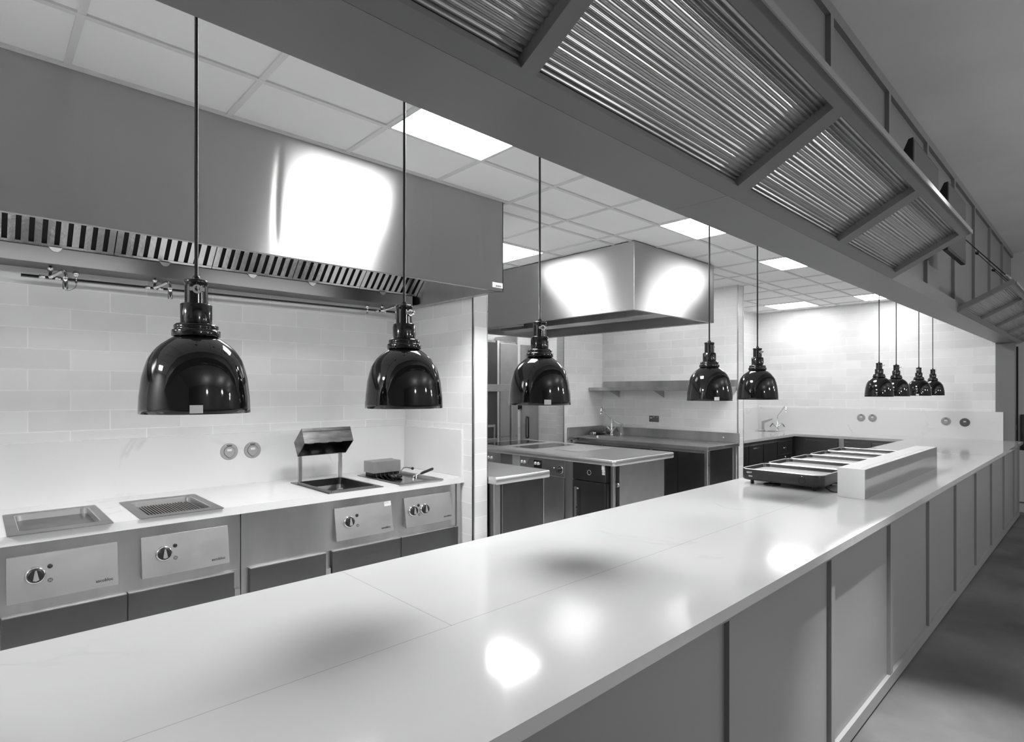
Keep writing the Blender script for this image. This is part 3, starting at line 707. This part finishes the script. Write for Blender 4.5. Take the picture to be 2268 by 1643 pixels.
# black serving trays
def tray(x0):
    root = thing('warming_tray', (x0+.19, 1.435, WT), 'x', 'warming tray', 'black warming trays in a row on the pass')
    cx, cy = x0+.19, 1.435; w, d2 = .38, .50
    m = MB().loft([rr(cx, cy, .925, w-.05, d2-.05, .04), rr(cx, cy, .93, w-.012, d2-.012, .05), rr(cx, cy, .938, w, d2, .055), rr(cx, cy, .996, w, d2, .055), rr(cx, cy, 1.0, w-.004, d2-.004, .053)], True, True, False)
    m.build('body', 'traydark', root)
    m = MB().loft([rr(cx, cy, .998, w-.001, d2-.001, .055), rr(cx, cy, 1.0015, w-.004, d2-.004, .053), rr(cx, cy, 1.0015, w-.014, d2-.014, .048), rr(cx, cy, .998, w-.018, d2-.018, .046)], True)
    m.build('rim', 'plate2', root)
    m = MB().loft([rr(cx, cy, .9995, w-.017, d2-.017, .046), rr(cx, cy, .976, w-.03, d2-.03, .042)], True); m.build('well', 'traydark', root)
    m = MB(); loop = rr(cx, cy, .978, w-.03, d2-.03, .042); m.add(loop, [tuple(range(len(loop)))]); m.build('glass_plate', 'plate', root)
    for sx in (-1, 1):
        for sy in (-1, 1):
            MB().tube([(cx+sx*.14, cy+sy*.19, WT), (cx+sx*.14, cy+sy*.19, .93)], .011, 12).build('foot', 'black', root)
    xf = x0-.0005
    m = MB(); n = 32; vs = []
    for r_, h in ((.021, 0), (.021, .001), (.018, .001), (.018, 0)):
        for i in range(n): a = 2*PI*i/n; vs.append((xf-h, 1.30+r_*math.cos(a), .958+r_*math.sin(a)))
    m.add(vs, [(q*n+i, (q*n+(i+1) % n), (q+1)*n+(i+1) % n, (q+1)*n+i) for q in range(3) for i in range(n)]); kn = m.build('knob', 'dark', root)
    MB().tube([(xf, 1.30, .986), (xf-.001, 1.30, .986)], .003, 8).build('indicator', 'white', root)
    text('K|POT', .012, (xf, 1.64, .974), (0, -1, 0), (0, 0, 1), 'white', root, bold=.0003)
    text('rieber', .011, (xf, 1.628, .952), (0, -1, 0), (0, 0, 1), 'white', root, bold=.0003)
    return root
labs = ['black warming tray nearest the camera, showing its knob and lettering', 'black warming tray directly behind the one showing its knob',
        'middle black warming tray of the row of five', 'black warming tray second from the far end of the row', 'black warming tray at the far end of the row']
t0 = tray(3.655); t0['label'] = labs[0]
for k in range(1, 5): dup(t0, (3.655+.406*k+.19, 1.435, WT), labs[k])
cd = MB(); pts = []
for i in range(40):
    a = i/39*4*PI; pts.append((3.70+.03*math.cos(a)+.0005*i, 1.50+.05*math.sin(a), .903+.008*i/39+.002))
cd.tube(pts, .0032, 6); tag(cd.build('power_cord', 'black'), 'coiled black power cord under the nearest warming tray', 'cord')
cd = MB(); cd.tube([(3.76, 1.20, .918), (3.73, 1.165, .906), (3.72, 1.14, .9045), (3.74, 1.11, .9045), (3.85, 1.10, .905), (4.1, 1.105, .905)], .0035, 8)
tag(cd.build('power_cord', 'black'), 'black power cord curling out beside the stone plinth', 'cord')

# stone gantry plinth on the pass
root = thing('gantry_plinth', (4.55, 1.02, WT), 'long white stone box with a steel face on the pass beside the warming trays', 'plinth')
xs = [3.607, 3.66, 5.43, 5.49]; ys = [.952, .983, .987, 1.089]
MB().slab(xs, ys, 1.045, 1.066, keep_holes([(3.66, 5.43, .983, .987)])).box(3.607, 5.49, .952, 1.089, WT, 1.045).build('box', 'stone2', root)
B(3.66, 5.43, .983, .987, 1.044, 1.050).build('slot', 'dark', root)
B(3.609, 5.49, .9495, .952, WT, 1.0655).build('front_plate', mat('plinth_face', .62, .07, 1, bump=.0006, bscale=5), root)

# ------------------------------------------------------------------ heat lamps
def lamp(x, y, z):
    root = thing('heat_lamp', (x, y, z), 'x', 'heat lamp', 'black heat lamps hanging over the pass')
    c = (x, y, z)
    prof = [(.1150, .0), (.1175, 0), (.1172, .012), (.116, .04), (.111, .083), (.1055, .105), (.099, .126), (.0915, .139), (.083, .151), (.073, .161), (.062, .1695), (.0515, .177), (.044, .181)]
    MB().lathe([(.044, .177), (.06, .166), (.082, .147), (.1, .118), (.109, .083), (.114, .04), (.1152, .0)], c, 72).lathe(prof, c, 72).build('shade', 'lamp', root)
    MB().lathe([(.044, .180), (.051, .1805), (.0518, .184), (.0518, .193), (.0505, .196), (.046, .1965), (.0475, .200), (.0475, .206), (.043, .2105), (.034, .2125)], c, 56).build('collar', 'lamp', root)
    nk = MB().lathe([(.030, .210), (.0335, .212), (.0338, .214), (.0338, .2565), (.032, .2585), (.025, .2587)], c, 48).lathe([(.025, .2585), (.0245, .30), (.0245, .305), (.0262, .307), (.0262, .3125), (.025, .315), (.008, .3155)], c, 48).build('socket_housing', 'lampneck', root)
    m = MB()
    for i in range(8):
        a = 2*PI*i/8+.2; d_ = Vector((math.cos(a), math.sin(a), 0)); s_ = Vector((-d_.y, d_.x, 0)); o = Vector(c)+d_*.0333
        m.prism([o+s_*.003+Vector((0,0,.222)), o-s_*.003+Vector((0,0,.222)), o-s_*.003+Vector((0,0,.25)), o+s_*.003+Vector((0,0,.25))], d_*.001)
    m.build('vent_slots', 'dark', nk)
    MB().lathe([(.0085, .314), (.0085, .322), (.006, .326)], c, 16).tube([(x, y, z+.32), (x, y, CZ)], .0042, 10).build('cable', 'black', root)
    MB().lathe([(0, 0), (.04, 0), (.045, .012), (.045, .02)], (x, y, CZ-.02), 32).build('ceiling_rose', 'black', root)
    # switch plate, facing -y; rotated about the lamp axis per lamp
    m = MB(); o = Vector((x, y-.0248, z+.291))
    n = 20
    for i in range(n):
        a, b2 = 2*PI*i/n, 2*PI*(i+1)/n
        q = [o+Vector((.0055*math.cos(a), 0, .0055*math.sin(a))), o+Vector((.0105*math.cos(a), 0, .0105*math.sin(a))), o+Vector((.0105*math.cos(b2), 0, .0105*math.sin(b2))), o+Vector((.0055*math.cos(b2), 0, .0055*math.sin(b2)))]
        m.prism(q, (0, -.0035, 0))
    m.box(o.x-.0155, o.x-.009, o.y-.003, o.y+.002, o.z-.0045, o.z+.0045).box(o.x+.009, o.x+.0155, o.y-.003, o.y+.002, o.z-.0045, o.z+.0045)
    sw = m.build('switch_plate', 'chrome', root)
    MB().tube([tuple(o+Vector((0, .002, 0))), tuple(o+Vector((0, -.008, 0))), tuple(o+Vector((-.003, -.022, .002)))], [.0045, .004, .0025], 10).build('switch_lever', 'chrome', sw)
    # small square sticker near the rim
    m = MB(); R = .1168; n = 5; vs = []
    for zz, r_ in ((.003, .1180), (.021, .1176)):
        for i in range(n+1):
            a = -PI/2+(-.11+.22*i/n); vs.append((x+r_*math.cos(a), y+r_*math.sin(a), z+zz))
    m.add(vs, [(i, i+1, n+2+i, n+1+i) for i in range(n)], True); m.build('sticker', 'white', root, label='small white sticker near the rim')
    return root
LZ = 1.453
lx = [.383, .961, 1.563, 2.887, 3.492, 6.134, 6.745, 7.714, 8.436]
labs = ['largest black heat lamp, nearest the camera, hanging in front of the tiled wall at left', 'second largest black heat lamp, hanging above the chip warmer and fryer',
        'third black heat lamp, hanging in front of the tall steel units at the back', 'black heat lamp hanging in front of the steel wall shelf',
        'black heat lamp hanging right of the tiled divider edge', 'first black heat lamp of the far group of four', 'second black heat lamp of the far group of four',
        'third black heat lamp of the far group of four', 'farthest and smallest black heat lamp']
# view azimuth from each lamp towards the camera, measured from -y
# (sticker angle offset, switch angle offset), positive turns towards +x
off = [(.0, .06), (-1.5, .75), (.25, .45), (.32, 2.6), (2.4, .9), (2.2, 1.35), (2.5, 1.35), (-.1, -.5), (2.6, 2.6)]
L0 = lamp(lx[0], 1.5, LZ)
for i, x in enumerate(lx):
    r = L0 if i == 0 else dup(L0, (x, 1.5, LZ), labs[i]); r['label'] = labs[i]
    az = math.atan2(-x, 1.5)  # direction to the camera relative to -y (negative = towards -x)
    for ch in r.children:
        if ch.name.startswith('sticker'): ch.rotation_euler.z = az+off[i][0]
        if ch.name.startswith('switch'): ch.rotation_euler.z = az+off[i][1]

# ------------------------------------------------------------------ cooking island
root = thing('cooking_island', (4.55, 4.03, 0), 'steel cooking island with built-in hobs under the box shaped hood', 'cooking island')
def rtop(x0, x1, y0, y1, z0, z1, name, mt, parent, r=.02):
    cx, cy = (x0+x1)/2, (y0+y1)/2
    MB().loft([rr(cx, cy, z0, x1-x0-.01, y1-y0-.01, r), rr(cx, cy, z0+.006, x1-x0, y1-y0, r), rr(cx, cy, z1-.008, x1-x0, y1-y0, r), rr(cx, cy, z1-.002, x1-x0-.006, y1-y0-.006, r), rr(cx, cy, z1, x1-x0-.014, y1-y0-.014, r)], True, True, True).build(name, mt, parent)
M['top'] = mat('worktop_steel', .66, .34, 1, noise=.03)
rtop(4.05, 5.045, 2.985, 5.07, .845, .9, 'top', 'top', root, .03)
B(4.16, 5.02, 3.10, 5.0, .1, .845).box(4.09, 4.16, 3.6, 5.0, .1, .845).box(4.10, 4.16, 3.49, 3.6, .1, .845).build('body', 'steel', root)
B(4.218, 4.953, 3.05, 3.10, .1, .845).build('end_panel', 'panel', root, bevel=.002)
MB().box(4.115, 4.15, 3.045, 3.075, 0, .845).build('corner_post', 'steel2', root, bevel=.003)
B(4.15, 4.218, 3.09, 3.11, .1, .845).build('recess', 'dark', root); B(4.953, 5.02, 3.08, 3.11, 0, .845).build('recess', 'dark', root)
MB().tube([(4.17, 3.06, .66), (4.20, 3.06, .66)], .02, 12).build('gas_fitting', 'steel2', root)
B(4.085, 4.16, 3.106, 3.489, .685, .84).build('drawer', 'door', root, bevel=.002)
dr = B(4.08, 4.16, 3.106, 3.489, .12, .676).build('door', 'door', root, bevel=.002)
MB().tube([(4.078, 3.42, .60), (4.045, 3.42, .60), (4.045, 3.42, .605)], .007, 8).box(4.036, 4.05, 3.41, 3.43, .30, .62).tube([(4.078, 3.42, .34), (4.045, 3.42, .34)], .007, 8).build('handle', 'steel2', dr)
dr = B(4.08, 4.10, 3.60, 3.875, .12, .68).build('door', 'steel', root, bevel=.002)
MB().lathe([(.024, -.002), (.024, -.004), (.019, -.004), (.018, -.002)], (4.085, 3.292, .76), 28, 'x').build('round_badge', 'steel2', root)
MB().lathe([(.0, -.03), (.026, -.028), (.03, -.008), (.036, -.004), (.036, 0)], (4.088, 3.652, .748), 28, 'x').build('knob', 'black', root)
MB().lathe([(.036, -.005), (.040, -.003), (.040, 0)], (4.088, 3.652, .748), 28, 'x').box(4.054, 4.06, 3.648, 3.656, .724, .772).build('knob_ring', 'chrome', root)
MB().lathe([(0, -.006), (.008, -.005), (.008, 0)], (4.089, 3.73, .758), 14, 'x').build('pilot_light', 'chrome', root)
B(4.0835, 4.085, 3.118, 3.15, .797, .838).box(4.0835, 4.085, 3.113, 3.145, .755, .795).build('sticker', 'white', root, label='pair of small white stickers')
text('CE', .026, (4.0832, 3.143, .763), (0, -1, 0), (0, 0, 1), 'ink', root)
B(4.085, 4.09, 4.30, 4.50, .74, .84).build('grille', 'sockd', root)
m = MB()
for i in range(9): m.box(4.083, 4.086, 4.22, 4.30, .745+.01*i, .749+.01*i)
m.box(4.0845, 4.09, 4.205, 4.315, .735, .842); m.build('grille', 'grill', root)
B(4.082, 4.09, 3.90, 4.0, .74, .815).build('knob_plate', 'black', root)
for cy in (3.925, 3.965, 4.12, 4.16, 4.63, 4.68):
    MB().lathe([(0, -.034), (.014, -.032), (.017, -.01), (.02, -.004), (.02, 0)], (4.088, cy, .785), 16, 'x').build('knob', 'chrome', root)
MB().lathe([(0, -.004), (.036, -.004), (.036, 0)], (4.089, 4.05, .785), 24, 'x').build('round_vent', 'sockd', root)
def hob(x0, x1, y0, y1, mt, name):
    o = B(x0-.012, x1+.012, y0-.012, y1+.012, .9, .9025).build(name+'_frame', 'panel', root)
    B(x0, x1, y0, y1, .902, .904).build(name, mt, root)
hob(4.22, 4.93, 4.64, 5.0, 'glass', 'hob'); hob(4.25, 4.89, 4.165, 4.465, 'glass', 'hob'); hob(4.36, 4.88, 3.65, 3.95, 'plate', 'griddle_plate')
for xx in (4.12, 4.98):
    for yy in (3.2, 4.9): MB().tube([(xx+.04, yy, 0), (xx+.04, yy, .1)], .02, 10).build('foot', 'steel2', root)

# steel worktable behind the partition
root = thing('steel_worktable', (2.93, 4.3, 0), 'steel worktable behind the tiled partition, its rounded corner towards the aisle', 'worktable')
rtop(2.652, 3.207, 2.965, 5.6, .845, .9, 'top', 'top', root, .012)
B(2.66, 3.165, 3.005, 5.55, .1, .845).build('body', 'door', root)
B(2.66, 2.715, 2.995, 3.005, 0, .845).box(2.735, 2.74, 2.998, 3.005, .1, .845).build('corner_post', 'steel', root)
B(3.165, 3.175, 3.0, 5.55, .1, .845).build('side_panel', 'steel2', root)
for yy in (3.1, 5.4): MB().tube([(3.1, yy, 0), (3.1, yy, .1)], .02, 10).build('foot', 'steel2', root)

# ------------------------------------------------------------------ sink unit in the niche
root = thing('sink_unit', (6.12, 4.0, 0), 'steel sink unit with raised back edge in the tiled niche', 'sink unit')
SK = (5.86, 6.2, 4.45, 4.85)
xs = [5.735, SK[0], SK[1], 6.485]; ys = [2.995, SK[2], SK[3], 4.985]
MB().slab(xs, ys, .86, .9, keep_holes([SK])).build('top', 'steel2', root, bevel=.004, weld=True)
MB().loft([rr(6.03, 4.65, .899, .34, .40, .05), rr(6.03, 4.65, .89, .33, .39, .05), rr(6.03, 4.65, .70, .30, .36, .05)], True, False, True).build('basin', 'steel', root)
B(6.468, 6.49, 2.995, 4.985, .9, 1.012).build('back_upstand', 'steel', root, bevel=.003)
B(5.735, 6.47, 4.965, 4.99, .86, 1.02).build('side_upstand', 'steel', root, bevel=.003)
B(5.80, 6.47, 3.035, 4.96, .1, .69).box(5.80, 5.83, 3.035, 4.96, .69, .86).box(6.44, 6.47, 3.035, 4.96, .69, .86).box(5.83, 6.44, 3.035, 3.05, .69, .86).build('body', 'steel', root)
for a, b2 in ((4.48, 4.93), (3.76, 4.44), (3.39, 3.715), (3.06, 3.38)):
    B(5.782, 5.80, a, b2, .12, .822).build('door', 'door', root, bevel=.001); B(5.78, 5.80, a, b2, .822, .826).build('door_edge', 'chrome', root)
B(5.855, 6.375, 3.03, 3.035, .1, .86).build('end_panel', 'door', root)
B(5.775, 5.83, 3.018, 3.06, 0, .86).build('corner_post', 'steel2', root, bevel=.008)
B(6.385, 6.45, 3.02, 3.035, 0, .86).build('corner_post', 'steel2', root, bevel=.004)
MB().lathe([(0, -.01), (.009, -.008), (.009, 0)], (6.465, 3.18, .955), 12, 'x').build('screw', 'white', root)
MB().tube([(5.85, 3.1, 0), (5.85, 3.1, .1)], .02, 10).tube([(6.4, 4.8, 0), (6.4, 4.8, .1)], .02, 10).build('foot', 'steel2', root)

def tap(p, sp, label, lv):
    x, y, z = p; root = thing('mixer_tap', p, label, 'tap')
    MB().lathe([(.026, 0), (.026, .01), (.016, .02), (.015, .10), (.012, .11), (.011, .225)], p, 20).build('column', 'chrome', root)
    a = Vector((x, y, z+.22)); tip = Vector((x+sp[0], y+sp[1], z+.378))
    d_ = (Vector((sp[0], sp[1], 0))).normalized()
    MB().tube([a-Vector((0, 0, .02)), a, a+(tip-a)*.1, tip-(tip-a)*.08, tip, tip+d_*.02-Vector((0, 0, .02)), tip+d_*.022-Vector((0, 0, .06))], [.011]*5+[.011, .011], 12).build('spout', 'chrome', root)
    MB().tube([tuple(tip+d_*.022-Vector((0, 0, .055))), tuple(tip+d_*.022-Vector((0, 0, .085)))], .014, 14).build('aerator', 'chrome', root)
    for s_ in (-1, 1):
        q = Vector((lv[0], lv[1], 0)).normalized()*s_
        m = MB().tube([Vector(p)+Vector((0, 0, .05)), Vector(p)+q*.075+Vector((0, 0, .105))], [.011, .015], 12); v_ = m.build('valve', 'chrome', root)
        MB().tube([Vector(p)+q*.075+Vector((0, 0, .105)), Vector(p)+q*.11+Vector((0, 0, .055))], [.006, .008], 8).build('lever', 'sockd', v_)
    return root
tap((6.38, 4.75, .9), (-.19, .02), 'chrome mixer tap with bent spout on the steel sink unit', (0, 1))
root = thing('spray_bracket', (6.38, 4.60, .9), 'slanted steel bracket beside the mixer tap on the sink unit', 'bracket')
MB().prism([(6.37, 4.70, 1.10), (6.37, 4.70, 1.085), (6.37, 4.60, 1.04), (6.37, 4.60, .9), (6.37, 4.575, .9), (6.37, 4.575, 1.06)], (.03, 0, 0)).build('arm', 'chrome', root, bevel=.002)
root = thing('standpipe', (6.3, 4.95, .9), 'dark overflow standpipe lying in the corner of the sink unit', 'pipe')
MB().tube([(6.12, 4.90, .925), (6.16, 4.90, .925)], [.022, .022], 16).tube([(6.16, 4.90, .925), (6.20, 4.90, .925)], .016, 16).build('cap', 'chrome', root)
MB().tube([(6.20, 4.90, .926), (6.42, 4.90, .926)], .026, 18).build('tube', 'door', root)
tap((9.0, 3.56, .9), (-.12, -.16), 'chrome mixer tap on the far white worktop by the corner', (1, -1))
root = thing('sink_basin', (8.75, 3.57, .75), 'steel basin set into the far white worktop below the tap', 'sink')
MB().loft([rr(8.75, 3.57, .9005, .41, .31, .03), rr(8.75, 3.57, .9, .40, .30, .03), rr(8.75, 3.57, .89, .39, .29, .03), rr(8.75, 3.57, .75, .36, .26, .03)], True, False, True).build('bowl', 'steel', root)
root = thing('spray_holder', (8.98, 3.70, .9), 'pale slanted splash guard beside the far mixer tap', 'splash guard')
MB().prism([(9.0, 3.64, 1.08), (9.0, 3.80, 1.03), (9.0, 3.80, .90), (9.0, 3.765, .90), (9.0, 3.765, 1.0), (9.0, 3.64, 1.06)], (.02, 0, 0)).build('guard', 'plate', root)

# wall switch plate over the sink
root = thing('switch_plate', (6.5, 4.15, 1.10), 'dark grey switch plate on the tiles above the sink unit', 'socket')
B(6.488, 6.5, 4.077, 4.223, 1.10, 1.18).build('plate', 'sockd', root, bevel=.006)
B(6.484, 6.488, 4.175, 4.205, 1.145, 1.157).box(6.484, 6.488, 4.095, 4.10, 1.155, 1.17).box(6.484, 6.488, 4.14, 4.16, 1.163, 1.17).build('rocker', 'white', root)

# wall shelf over the sink
root = thing('steel_shelf', (6.35, 4.0, 1.51), 'steel wall shelf with upturned back above the sink unit', 'shelf')
B(6.18, 6.5, 3.03, 4.99, 1.51, 1.555).build('board', 'steel', root, bevel=.003)
B(6.48, 6.5, 3.03, 4.97, 1.555, 1.64).build('back_lip', 'steel', root, bevel=.002)
for yy in (3.3, 4.0, 4.7): MB().prism([(6.25, yy, 1.51), (6.498, yy, 1.51), (6.498, yy, 1.42)], (0, .006, 0)).build('bracket', 'steel2', root)

# ------------------------------------------------------------------ back zone units
root = thing('upright_refrigerator', (5.45, 5.95, 0), 'tall upright steel refrigerator at the back, left of the tiled strip', 'refrigerator')
B(5.03, 5.585, 5.82, 6.28, .08, 2.2).build('cabinet', 'steel', root)
B(5.255, 5.575, 5.795, 5.82, .88, 2.17).build('door', 'panel', root, bevel=.003)
B(5.255, 5.575, 5.795, 5.82, .12, .86).build('door', 'panel', root, bevel=.003)
B(5.205, 5.245, 5.80, 5.82, .1, 2.2).build('door_post', 'chrome', root)
B(5.03, 5.2, 5.80, 5.82, .1, 2.17).build('side_door', 'door', root)
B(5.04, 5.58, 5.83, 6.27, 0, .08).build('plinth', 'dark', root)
B(5.585, 5.605, 5.81, 6.28, 0, 2.3).build('corner_trim', 'steel2', root)
root = thing('steel_shelf', (4.9, 5.6, 1.5), 'steel shelf edge at the back, left of the third heat lamp', 'shelf')
B(4.2, 5.35, 5.40, 5.70, 1.50, 1.592).build('board', 'panel', root, bevel=.003)
for xx in (4.25, 5.28): B(xx, xx+.03, 5.6, 5.63, 0, 1.50).build('post', 'steel2', root)
root = thing('steel_worktable', (4.75, 5.6, 0), 'low steel worktable at the back between the partition and the island', 'worktable')
B(4.2, 4.87, 5.42, 5.78, .86, .90).build('top', 'panel', root, bevel=.004)
B(4.22, 4.85, 5.46, 5.76, .1, .86).build('body', 'door', root)
B(4.24, 4.83, 5.43, 5.46, .64, .83).build('drawer', 'steel', root, bevel=.003)
for xx in (4.27, 4.8):
    for yy in (5.5, 5.72): MB().tube([(xx, yy, 0), (xx, yy, .1)], .018, 10).build('foot', 'steel2', root)
root = thing('countertop_box', (4.6, 5.6, .9), 'dark steel box with a pale frame standing on the back worktable', 'appliance')
B(4.35, 4.85, 5.47, 5.74, .9, 1.07).build('case', 'door', root)
MB().box(4.35, 4.86, 5.455, 5.47, 1.045, 1.075).box(4.835, 4.86, 5.455, 5.47, .9, 1.045).build('frame', 'panel', root)
dr = B(6.13, 6.49, 6.268, 6.299, 0, 2.22).box(5.98, 6.13, 6.268, 6.299, 0, 2.22) if False else None
d = B(6.13, 6.495, 6.262, 6.30, .0, 2.22).build('door_2', 'steel', kind='structure')
MB().tube([(6.245, 6.258, 1.10), (6.245, 6.235, 1.10), (6.245, 6.235, .78), (6.245, 6.258, .78)], .012, 10).build('door_handle', 'black', d)
B(6.30, 6.45, 6.258, 6.262, 1.93, 2.05).build('door_notice', 'white', d)
root = thing('alarm_bell', (6.09, 6.29, 1.28), 'small round black disc on the tiled strip beside the steel door', 'alarm')
MB().lathe([(0, -.03), (.03, -.028), (.055, -.01), (.06, 0)], (6.09, 6.298, 1.28), 28, 'y').build('dome', 'black', root)

# menu board and cabinet at the right edge
root = thing('wall_board', (9.45, .5, .78), 'black framed board on the far dining wall at the right edge', 'board')
B(9.455, 9.48, .15, .786, .775, 1.215).build('frame', 'black', root, bevel=.002)
B(9.452, 9.455, .18, .76, .80, 1.19).build('panel', 'screen', root)
root = thing('wall_cabinet', (9.4, .5, .13), 'pale low wall panel below the black framed board', 'panel')
B(9.44, 9.479, .15, .80, .13, .77).build('front', 'wallpaint', root, bevel=.003)
tag(B(9.472, 9.479, .80, .812, 1.15, 1.22).build('light_switch', 'sock'), 'small grey wall switch beside the black framed board', 'switch')

# ------------------------------------------------------------------ lights
def spot(loc, e, size, tgt, blend=.5, r=.03):
    l = bpy.data.lights.new('downlight', 'SPOT'); l.energy = e; l.spot_size = math.radians(size); l.spot_blend = blend; l.shadow_soft_size = r
    o = bpy.data.objects.new('downlight', l); C.objects.link(o); o.location = loc
    o.rotation_euler = (Vector(tgt)-Vector(loc)).to_track_quat('-Z', 'Y').to_euler()
def globe(loc, e, r=.09):
    l = bpy.data.lights.new('pendant_bulb', 'POINT'); l.energy = e; l.shadow_soft_size = r
    o = bpy.data.objects.new('pendant_bulb', l); C.objects.link(o); o.location = loc
spot((2.75, .28, 3.2), 620, 34, (2.75, .38, 0), .7)
for p, e in [((1.0, -3.2, 2.45), 50), ((3.9, -2.6, 2.45), 60), ((6.6, -2.2, 2.45), 40), ((8.4, -3.4, 2.45), 25)]: globe(p, e)
wd = bpy.data.worlds.new('world'); bpy.context.scene.world = wd; wd.use_nodes = True
wd.node_tree.nodes['Background'].inputs[0].default_value = (.5, .5, .5, 1)

sc = bpy.context.scene
sc.view_settings.view_transform = 'Standard'; sc.view_settings.look = 'None'; sc.view_settings.gamma = 1
sc.view_settings.exposure = .67; sc.view_settings.use_curve_mapping = False
sc.cycles.use_denoising = True
sc.cycles.max_bounces = 10; sc.cycles.diffuse_bounces = 6; sc.cycles.glossy_bounces = 6
sc.cycles.caustics_reflective = True; sc.cycles.sample_clamp_indirect = 3
